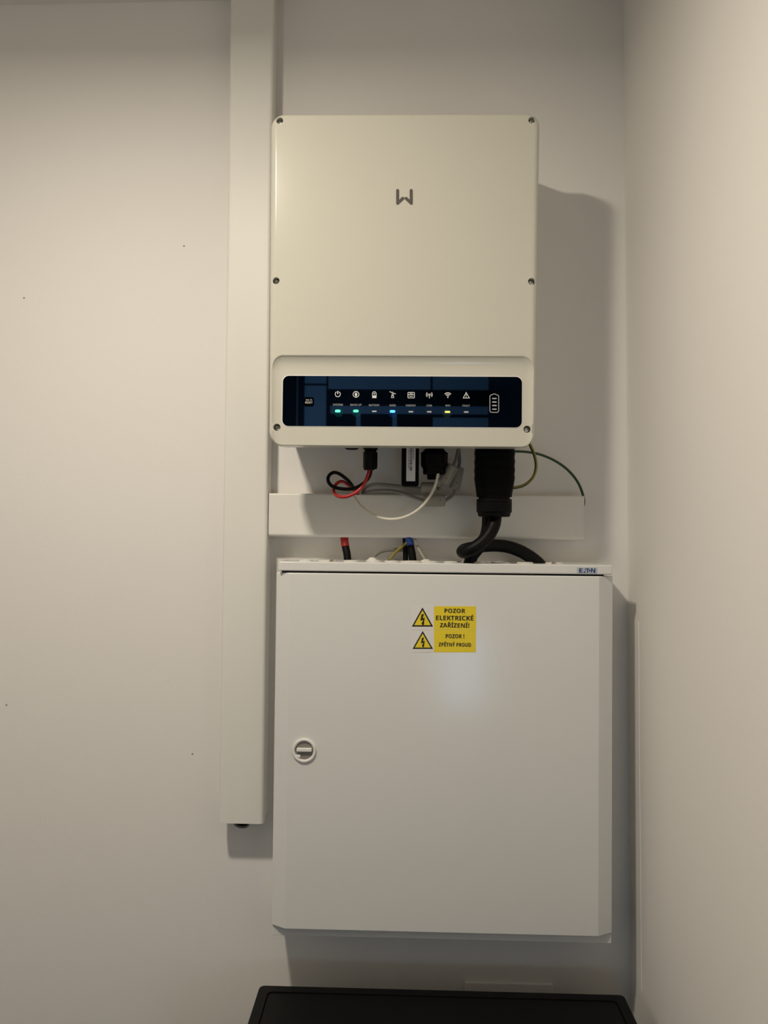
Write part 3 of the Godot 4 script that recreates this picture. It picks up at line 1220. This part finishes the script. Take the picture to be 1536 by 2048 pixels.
	stroke(st, [[816.6, 784.8], [828.2, 784.8], [828.8, 785.6], [828.8, 795], [828.2, 795.8], [816.4, 795.8], [815.8, 795], [815.8, 785.6]], 1.2, z2, true)
	stroke(st, [[815.8, 789.2], [828.8, 789.2]], 1.2, z2)
	stroke(st, [[818.4, 792.6], [826.2, 792.6]], 1.1, z2)
	stroke(st, [[819.4, 787], [825.2, 787]], 1.0, z2)
	build("pictogram", st, M.print, disp)
	st = begin()
	stroke(st, [[858.6, 789], [858.6, 796.6]], 1.2, z2)
	fill(st, disc_pts(858.6, 789, 1.5, 1.5), z2)
	for s in [0.0, PI]:
		stroke(st, disc_pts(858.6, 789.4, 3.6, 3.6, s - 0.75, s + 0.75, 8), 1.0, z2)
		stroke(st, disc_pts(858.6, 789.4, 6.1, 6.1, s - 0.8, s + 0.8, 10), 1.1, z2)
	build("pictogram", st, M.print, disp)
	st = begin()
	for rr2 in [3.4, 6.2, 9.0]:
		stroke(st, disc_pts(895.7, 794.4, rr2, rr2, -PI / 2 - 0.8, -PI / 2 + 0.8, 12), 1.3, z2)
	fill(st, disc_pts(895.7, 794.6, 1.3, 1.3), z2)
	build("pictogram", st, M.print, disp)
	st = begin()
	stroke(st, [[932.4, 785], [938.6, 796], [926.4, 796]], 1.2, z2, true)
	stroke(st, [[932.4, 788.4], [932.4, 792.4]], 1.2, z2)
	stroke(st, [[932.4, 793.4], [932.4, 794.8]], 1.2, z2)
	build("pictogram", st, M.print, disp)
	# battery gauge
	st = begin()
	stroke(st, [[982, 789.8], [985, 789.2], [986.6, 788], [990.4, 788], [992, 789.2], [995, 789.8], [997.4, 792], [997.4, 822], [995, 824.8], [982, 824.6], [979.8, 822], [979.8, 792]], 1.4, z2, true)
	build("battery_gauge", st, M.print_dim, disp)
	for y in [797, 804, 811, 818.4]:
		st = begin()
		var g0 := at(984.2, y - 1.2, z2)
		var g1 := at(993.4, y + 1.2, z2)
		slab(st, rr(Vector2(g0.x, g1.y), Vector2(g1.x, g0.y), (g0.y - g1.y) * 0.48, 3), z - 0.0005, z2)
		build("gauge_bar", st, M.print_dim, disp)

func label_at(parent: Node3D, s: String, x0: float, x1: float, y0: float, y1: float, z: float, mat: Material) -> void:
	var u := at(x0, y0, z)
	var v := at(x1, y1, z)
	text("lettering", s, mat, parent, (u + v) / 2, absf(v.x - u.x), absf(u.y - v.y), false)

# ---------------------------------------------------------------- plugs and cables
func path(pts: Array) -> Array:
	var o := []
	for p in pts:
		o.append(at(p[0], p[1], p[2]))
	return o

func cable(called: String, label: String, category: String, mat: Material, pts: Array, r: float, group := "") -> MeshInstance3D:
	var st := begin()
	tube(st, path(pts), r, 14, 8)
	var o := build(called, st, mat)
	tag(o, label, category, group)
	if mat == M.yellow_wire:
		var g := begin()
		var low := []
		for p in path(pts):
			low.append(p + Vector3(-0.0003, -0.0005, 0.0))
		tube(g, low, r * 0.97, 12, 8)
		build("green_stripe", g, M.green, o)
	return o

func plug(parent: Node3D, top: Vector3, r: float, h: float) -> void:
	var st := begin()
	lathe(st, top, Vector3.DOWN, [[r * 0.96, 0.0], [r, 0.002], [r, h * 0.44], [r * 0.8, h * 0.46], [r * 0.8, h * 0.54]], 16)
	build("plug_body", st, M.black, parent)
	st = begin()
	lathe(st, top, Vector3.DOWN, [[r * 0.8, h * 0.52], [r, h * 0.53], [r, h * 0.92], [r * 0.88, h], [r * 0.3, h]], 10, true)
	build("plug_nut", st, M.black_soft, parent)

func plugs_and_cables() -> void:
	# battery leads
	var st := begin()
	var ta := at(738.6, 885, 0.112)
	var red := thing("battery_lead", "red battery lead with a black plug looping under the inverter", "cable", ta, "battery leads")
	plug(red, Vector3(ta.x, 1.7144, 0.112), 0.0100, 1.7144 - at(738, 940, 0.112).y)
	st = begin()
	tube(st, path([[737.6, 938, 0.112], [737.2, 945, 0.113], [734, 955, 0.115], [727.5, 969, 0.118], [717, 981, 0.12], [702.5, 990, 0.12], [687, 994, 0.118], [674, 991.5, 0.112], [667.5, 984, 0.105], [667.5, 977, 0.098], [671.5, 969.5, 0.092], [678.5, 964, 0.088], [685.5, 963.4, 0.084], [692, 966.5, 0.080], [700, 973, 0.074], [707, 979, 0.062], [713, 985, 0.044], [717, 992, 0.031], [718, 1004, 0.027]]), 0.0028, 14, 8)
	build("wire", st, M.red, red)
	var tb := at(744, 885, 0.088)
	var blk := thing("battery_lead", "black battery lead with a black plug looping behind the red one", "cable", tb, "battery leads")
	plug(blk, Vector3(tb.x, 1.7144, 0.088), 0.0098, 1.7144 - at(742, 938, 0.088).y)
	st = begin()
	tube(st, path([[742, 936, 0.088], [741, 945, 0.089], [738, 954, 0.090], [730, 964, 0.094], [720, 971.5, 0.098], [711, 976, 0.101], [702, 978.2, 0.104], [687, 978, 0.108], [674, 976, 0.112], [664, 972, 0.112], [657.5, 965, 0.110], [655.8, 957, 0.107], [659, 950, 0.103], [664.5, 946, 0.1], [670, 945, 0.097], [679, 947.8, 0.094], [688, 954, 0.092], [696, 961, 0.088], [703, 969.6, 0.080], [708, 977, 0.064], [711, 983, 0.040], [712, 992, 0.018], [712, 1004, 0.010]]), 0.0029, 14, 8)
	build("wire", st, M.black_cable, blk)

	# wireless module with a bar code
	var a := at(803.5, 890, 0.105)
	var b := at(837.5, 972, 0.105)
	var w := thing("wireless_module", "slim black plug-in module with a silver bar code label", "module", Vector3((a.x + b.x) / 2, b.y, 0.095))
	st = begin()
	slab(st, rr(Vector2(a.x, b.y), Vector2(b.x, 1.716), 0.004, 4), 0.078, 0.105, 0.002)
	build("module_body", st, M.black, w)
	var s0 := at(813, 894, 0.1056)
	var s1 := at(830.5, 962.5, 0.1056)
	st = begin()
	for t in [[0, 1, 2], [0, 2, 3]]:
		for k in t:
			st.set_normal(Vector3.BACK)
			st.set_uv([Vector2(0, 0), Vector2(1, 0), Vector2(1, 1), Vector2(0, 1)][k])
			st.add_vertex([Vector3(s0.x, 1.7155, 0.1056), Vector3(s1.x, 1.7155, 0.1056), Vector3(s1.x, s1.y, 0.1056), Vector3(s0.x, s1.y, 0.1056)][k])
	var lab := build("bar_code_label", st, M.barcode, w)
	lab.set_meta("label", "silver bar code label")

	# round communication gland with a thin white cable
	var g := at(868.5, 925, 0.085)
	var cg := thing("communication_gland", "stubby round black cable gland under the inverter beside the module", "cable gland", Vector3(g.x, at(868, 958, 0.085).y, 0.085))
	var pxm := 1285.0 / 1540.0 / 1000.0   # metres per photo pixel at this depth
	var gy := func(y: float) -> float: return 1.7155 - at(868.5, y, 0.085).y
	st = begin()
	lathe(st, Vector3(g.x, 1.7155, 0.085), Vector3.DOWN, [[0.0145, 0.0], [0.0150, gy.call(897)], [0.0205, gy.call(905)], [0.0228, gy.call(906)], [0.0228, gy.call(908)], [0.0210, gy.call(908.5)]], 28)
	build("gland_collar", st, M.black, cg)
	st = begin()
	lathe(st, Vector3(g.x, 1.7155, 0.085), Vector3.DOWN, [[0.0210, gy.call(908.5)], [0.0228, gy.call(910)], [0.0228, gy.call(930)], [0.0205, gy.call(936)], [0.0192, gy.call(937)], [0.0192, gy.call(947)], [0.0175, gy.call(949)], [0.006, gy.call(949.2)]], 12, true)
	build("gland_nut", st, M.black_soft, cg)
	st = begin()
	lathe(st, Vector3(g.x - 0.004, 1.7155, 0.085), Vector3.DOWN, [[0.0075, gy.call(948)], [0.0075, gy.call(957)], [0.0065, gy.call(959)], [0.0, gy.call(959)]], 16)
	build("gland_stub", st, M.black, cg)
	cable("data_cable", "thin white data cable hanging in a wide arc before the trunking", "cable", M.white_cable,
		[[877, 944, 0.098], [875.5, 950, 0.1], [873, 962, 0.102], [867.5, 978, 0.104], [858, 995, 0.102], [846.5, 1010, 0.098], [830, 1024, 0.092], [808, 1034.5, 0.086], [784, 1038.5, 0.08], [760, 1035, 0.076], [740, 1026, 0.072], [722, 1012.5, 0.068], [711, 999, 0.062], [706, 988, 0.056], [707, 981, 0.046], [708, 979, 0.036], [707, 990, 0.028], [706, 1004, 0.024]], 0.0024)

	# ferrite chokes on two grey data cables
	var chokes := [
		[[907, 931, 0.078], [886, 968, 0.078], 0.0108, "grey ferrite choke slanting beside the round gland"],
		[[918, 934, 0.060], [909, 979, 0.060], 0.0095, "grey ferrite choke hanging upright behind the slanting one"],
		[[841, 976, 0.060], [874, 976, 0.060], 0.0100, "grey ferrite choke lying upper of the two behind the white cable"],
		[[847, 1001, 0.066], [891, 1001, 0.066], 0.0102, "grey ferrite choke lying lower of the two across the trunking edge"]]
	for c in chokes:
		var p := at(c[0][0], c[0][1], c[0][2])
		var q := at(c[1][0], c[1][1], c[1][2])
		var t := thing("ferrite_choke", c[3], "ferrite choke", (p + q) / 2, "ferrite chokes under the inverter")
		var r: float = c[2]
		var l := p.distance_to(q)
		st = begin()
		lathe(st, p, q - p, [[0.0035, 0.0], [r * 0.55, 0.0], [r * 0.62, 0.0012], [r * 0.9, 0.0008], [r, 0.003], [r, l - 0.003], [r * 0.9, l - 0.0008], [r * 0.62, l - 0.0012], [r * 0.55, l], [0.0035, l]], 22)
		build("shell", st, M.ferrite, t)
		st = begin()
		var mid := p.lerp(q, 0.72)
		lathe(st, mid + Vector3(0.001, 0, r - 0.0004), Vector3.BACK, [[0.0009, 0.0], [0.0009, 0.0007], [0.0, 0.0008]], 8)
		build("dimple", st, M.dark_gap, t)
	cable("signal_cable", "grey signal cable threading the slanting and the upper lying choke", "cable", M.grey_cable,
		[[919, 886, 0.078], [917, 897, 0.078], [914, 912, 0.078], [909.5, 926, 0.078], [896, 950, 0.078], [884, 972, 0.077], [880, 976, 0.07], [874, 977, 0.062], [857, 976, 0.06], [840, 977, 0.058], [820, 976, 0.056], [800, 973, 0.054], [780, 970.5, 0.052], [757, 968.5, 0.050], [742, 970, 0.044], [731, 975, 0.034], [726, 984, 0.020], [724, 994, 0.012], [724, 1006, 0.010]], 0.0028, "signal cables under the inverter")
	cable("signal_cable", "grey signal cable threading the upright and the lower lying choke", "cable", M.grey_cable,
		[[916, 886, 0.058], [918, 905, 0.058], [919, 925, 0.059], [913, 957, 0.060], [909, 981, 0.060], [907, 988, 0.061], [902, 994, 0.063], [895, 998, 0.065], [890, 1000.5, 0.066], [869, 1001, 0.066], [846, 1000, 0.066], [830, 995.5, 0.062], [812, 989, 0.058], [795, 984, 0.054], [775, 981.5, 0.052], [752, 982, 0.050], [738, 984, 0.042], [728, 987, 0.028], [727, 996, 0.024], [728, 1008, 0.022]], 0.0028, "signal cables under the inverter")

	# big mains plug
	var m0 := at(989, 895, 0.10)
	var mp := thing("mains_plug", "big ribbed black mains plug hanging from the inverter", "plug", Vector3(m0.x, at(989, 1034, 0.10).y, 0.10))
	st = begin()
	var hw := 0.0318
	var hd := 0.024
	var rows := []
	var top := 1.7143
	var steps := 44
	var ylow := at(989, 994, 0.10).y
	for i in steps + 1:
		var f := float(i) / steps
		var y := lerpf(top, ylow, f)
		var k := 1.0
		if f < 0.72:
			k = 1.0 + 0.011 * sin(f * 46.0)
		else:
			k = lerpf(1.0, 0.90, (f - 0.72) / 0.28)
		var ring := []
		for p in rr(Vector2(-hw * k, -hd * k), Vector2(hw * k, hd * k), 0.012 + (0.008 * maxf(0, f - 0.72) / 0.28), 5):
			ring.append(Vector3(m0.x + p.x, y, 0.10 + p.y))
		rows.append(ring)
	grid(st, rows, true, 1.0)
	var last: Array = rows[-1]
	for k in last.size():
		tri(st, Vector3(m0.x, ylow, 0.10), last[k], last[(k + 1) % last.size()], Vector3.DOWN, Vector3.DOWN, Vector3.DOWN)
	build("plug_body", st, M.black, mp)
	var ny := func(y: float) -> float: return ylow - at(988, y, 0.10).y
	st = begin()
	lathe(st, Vector3(m0.x, ylow, 0.10), Vector3.DOWN, [[0.0255, -0.002], [0.0255, ny.call(998.5)], [0.028, ny.call(998.5)]], 36)
	build("plug_neck", st, M.black, mp)
	st = begin()
	lathe(st, Vector3(m0.x, ylow, 0.10), Vector3.DOWN, [[0.0250, ny.call(998)], [0.0288, ny.call(998.5)], [0.0290, ny.call(1004)], [0.0284, ny.call(1004.6)], [0.0290, ny.call(1005.2)], [0.0288, ny.call(1024)], [0.0268, ny.call(1026.5)], [0.0262, ny.call(1032)], [0.0245, ny.call(1033.5)], [0.010, ny.call(1033.8)]], 36)
	build("plug_nut", st, M.black_soft, mp)
	# thick mains cables
	cable("mains_cable", "thick black mains cable curling forward and over into the cabinet top", "cable", M.black_cable,
		[[990, 1024, 0.10], [990, 1036, 0.102], [987.5, 1050, 0.106], [980, 1066, 0.108], [968, 1081, 0.111], [953, 1093, 0.112], [938, 1101, 0.109], [929, 1104, 0.102], [925.5, 1103, 0.092], [930, 1099.5, 0.080], [944, 1096, 0.070], [965, 1092.5, 0.066], [990, 1091, 0.058], [1015, 1093.5, 0.054], [1040, 1102, 0.052], [1060, 1113.5, 0.052], [1076, 1126, 0.052], [1090, 1142, 0.052]], 0.0108, "mains cables below the plug")
	cable("mains_cable", "thick black mains cable dropping straight behind the curled one", "cable", M.black_cable,
		[[978, 1020, 0.080], [976, 1036, 0.079], [975, 1055, 0.077], [971, 1072, 0.075], [963, 1086, 0.074], [955, 1099, 0.074], [946, 1110, 0.074], [939, 1126, 0.074], [935, 1138, 0.074]], 0.0100, "mains cables below the plug")

	# earth wires at the right
	cable("earth_wire", "yellow and green earth wire bowing out right of the mains plug", "wire", M.yellow_wire,
		[[1056, 880, 0.075], [1062, 893, 0.078], [1068, 907, 0.08], [1072, 924, 0.08], [1071.5, 940, 0.08], [1065.5, 955, 0.08], [1055, 966, 0.08], [1042, 972.5, 0.08], [1027, 975.2, 0.08], [1010, 975, 0.078], [995, 972, 0.076]], 0.0024, "earth wires at the inverter")
	cable("earth_wire", "dark green earth wire arching down into the right end of the trunking", "wire", M.green,
		[[1010, 902, 0.06], [1030, 902.6, 0.056], [1055, 904, 0.050], [1080, 909, 0.044], [1105, 919, 0.038], [1128, 933.5, 0.032], [1146, 951, 0.027], [1158, 969, 0.024], [1165, 987, 0.022], [1168, 1002, 0.02], [1166, 1016, 0.016]], 0.0022, "earth wires at the inverter")

	# leads from the trunking down into the cabinet
	var rc := thing("power_cable", "black cable with a red sleeve going into the cabinet top", "cable", at(693, 1118, 0.03))
	st = begin()
	tube(st, path([[687, 1066, 0.022], [689, 1080, 0.024], [691.5, 1096, 0.028], [694, 1108, 0.031], [695.5, 1124, 0.034]]), 0.0066, 14, 6)
	build("sheath", st, M.black_cable, rc)
	st = begin()
	tube(st, path([[687, 1066, 0.022], [689, 1080, 0.024], [690.8, 1093.5, 0.0275]]), 0.0070, 14, 6)
	build("red_sleeve", st, M.red, rc)
	var bc := thing("power_cable", "black cable with a blue sleeve going into the cabinet top", "cable", at(822, 1118, 0.036))
	st = begin()
	tube(st, path([[817, 1066, 0.030], [818.5, 1082, 0.032], [821.5, 1096, 0.034], [824, 1108, 0.036], [826, 1124, 0.038]]), 0.0066, 14, 6)
	build("sheath", st, M.black_cable, bc)
	st = begin()
	tube(st, path([[817, 1066, 0.030], [818.5, 1082, 0.032], [820.4, 1091.5, 0.0335]]), 0.0071, 14, 6)
	build("blue_sleeve", st, M.blue, bc)
	cable("power_cable", "plain black cable left of the blue sleeved one at the cabinet top", "cable", M.black_cable, [[810, 1066, 0.024], [810.5, 1082, 0.025], [811, 1100, 0.027], [811, 1124, 0.029]], 0.0046)
	cable("control_cable", "dull grey cable bending down into a white seal on the cabinet", "cable", M.grey_cable, [[814, 1098, 0.018], [800, 1100, 0.022], [785, 1099.5, 0.028], [770, 1101, 0.035], [758, 1105, 0.043], [749, 1112, 0.052], [745, 1119, 0.058]], 0.0032)
	cable("earth_wire", "short yellow and green wire slanting into the cabinet top", "wire", M.yellow_wire, [[816, 1084, 0.034], [806, 1091.5, 0.038], [795, 1101, 0.043], [786, 1110, 0.048], [779, 1120, 0.052]], 0.0025)
	cable("control_cable", "thin pale cable slanting down right of the blue sleeved cable", "cable", M.ferrite, [[829, 1070, 0.03], [831, 1084, 0.034], [837, 1097, 0.042], [844, 1109, 0.050], [851, 1121, 0.058]], 0.0022)

# ---------------------------------------------------------------- black cabinet below
func floor_cabinet() -> void:
	var x0 := -0.2314
	var x1 := 0.3625
	var z0 := 0.089
	var z1 := 0.70
	var h := 0.804
	var c := thing("equipment_cabinet", "low black metal cabinet with an inset top standing below the white cabinet", "cabinet", Vector3((x0 + x1) / 2, 0.0, (z0 + z1) / 2))
	var st := begin()
	bx(st, Vector3(x0 + 0.004, 0.0, z0 + 0.004), Vector3(x1 - 0.004, h - 0.02, z1 - 0.004), 0.002)
	build("cabinet_body", st, M.rack, c)
	# top frame with rounded corners: ring around the inset panel
	st = begin()
	var out := rr(Vector2(x0, -z1), Vector2(x1, -z0), 0.008, 5)
	var inn := rr(Vector2(x0 + 0.0165, -z1 + 0.0165), Vector2(x1 - 0.0165, -z0 - 0.0165), 0.008, 5)
	var n := out.size()
	for k in n:
		var j := (k + 1) % n
		var e := (out[j] - out[k]).normalized()
		var nn := Vector3(e.y, 0, e.x)
		var mid := (out[j] + out[k]) / 2 - Vector2((x0 + x1) / 2, -(z0 + z1) / 2)
		if nn.dot(Vector3(mid.x, 0, -mid.y)) < 0: nn = -nn
		var b := 0.0015
		var oc := Vector2((x0 + x1) / 2, -(z0 + z1) / 2)
		var ok := out[k] - (out[k] - oc).normalized() * b
		var oj := out[j] - (out[j] - oc).normalized() * b
		quad(st, Vector3(out[k].x, h - b, -out[k].y), Vector3(out[j].x, h - b, -out[j].y), Vector3(out[j].x, h - 0.03, -out[j].y), Vector3(out[k].x, h - 0.03, -out[k].y), nn)
		quad(st, Vector3(out[k].x, h - b, -out[k].y), Vector3(out[j].x, h - b, -out[j].y), Vector3(oj.x, h, -oj.y), Vector3(ok.x, h, -ok.y), (nn + Vector3.UP).normalized())
		quad(st, Vector3(ok.x, h, -ok.y), Vector3(oj.x, h, -oj.y), Vector3(inn[j].x, h, -inn[j].y), Vector3(inn[k].x, h, -inn[k].y), Vector3.UP)
		quad(st, Vector3(inn[k].x, h, -inn[k].y), Vector3(inn[j].x, h, -inn[j].y), Vector3(inn[j].x, h - 0.004, -inn[j].y), Vector3(inn[k].x, h - 0.004, -inn[k].y), -nn)
	build("top_frame", st, M.rack, c)
	st = begin()
	var ip := rr(Vector2(x0 + 0.0175, -z1 + 0.0175), Vector2(x1 - 0.0175, -z0 - 0.0175), 0.007, 5)
	var t := begin()
	slab(t, ip, 0.0, 0.006, 0.0008)
	var src := t.commit()
	st.append_from(src, 0, Transform3D(Basis(Vector3.RIGHT, -PI / 2), Vector3(0, h - 0.0075, 0)))
	build("inset_panel", st, M.rack, c)
	st = begin()
	bx(st, Vector3(x0 + 0.012, h - 0.02, z0 + 0.012), Vector3(x1 - 0.012, h - 0.006, z1 - 0.012))
	build("top_tray", st, M.dark_gap, c)
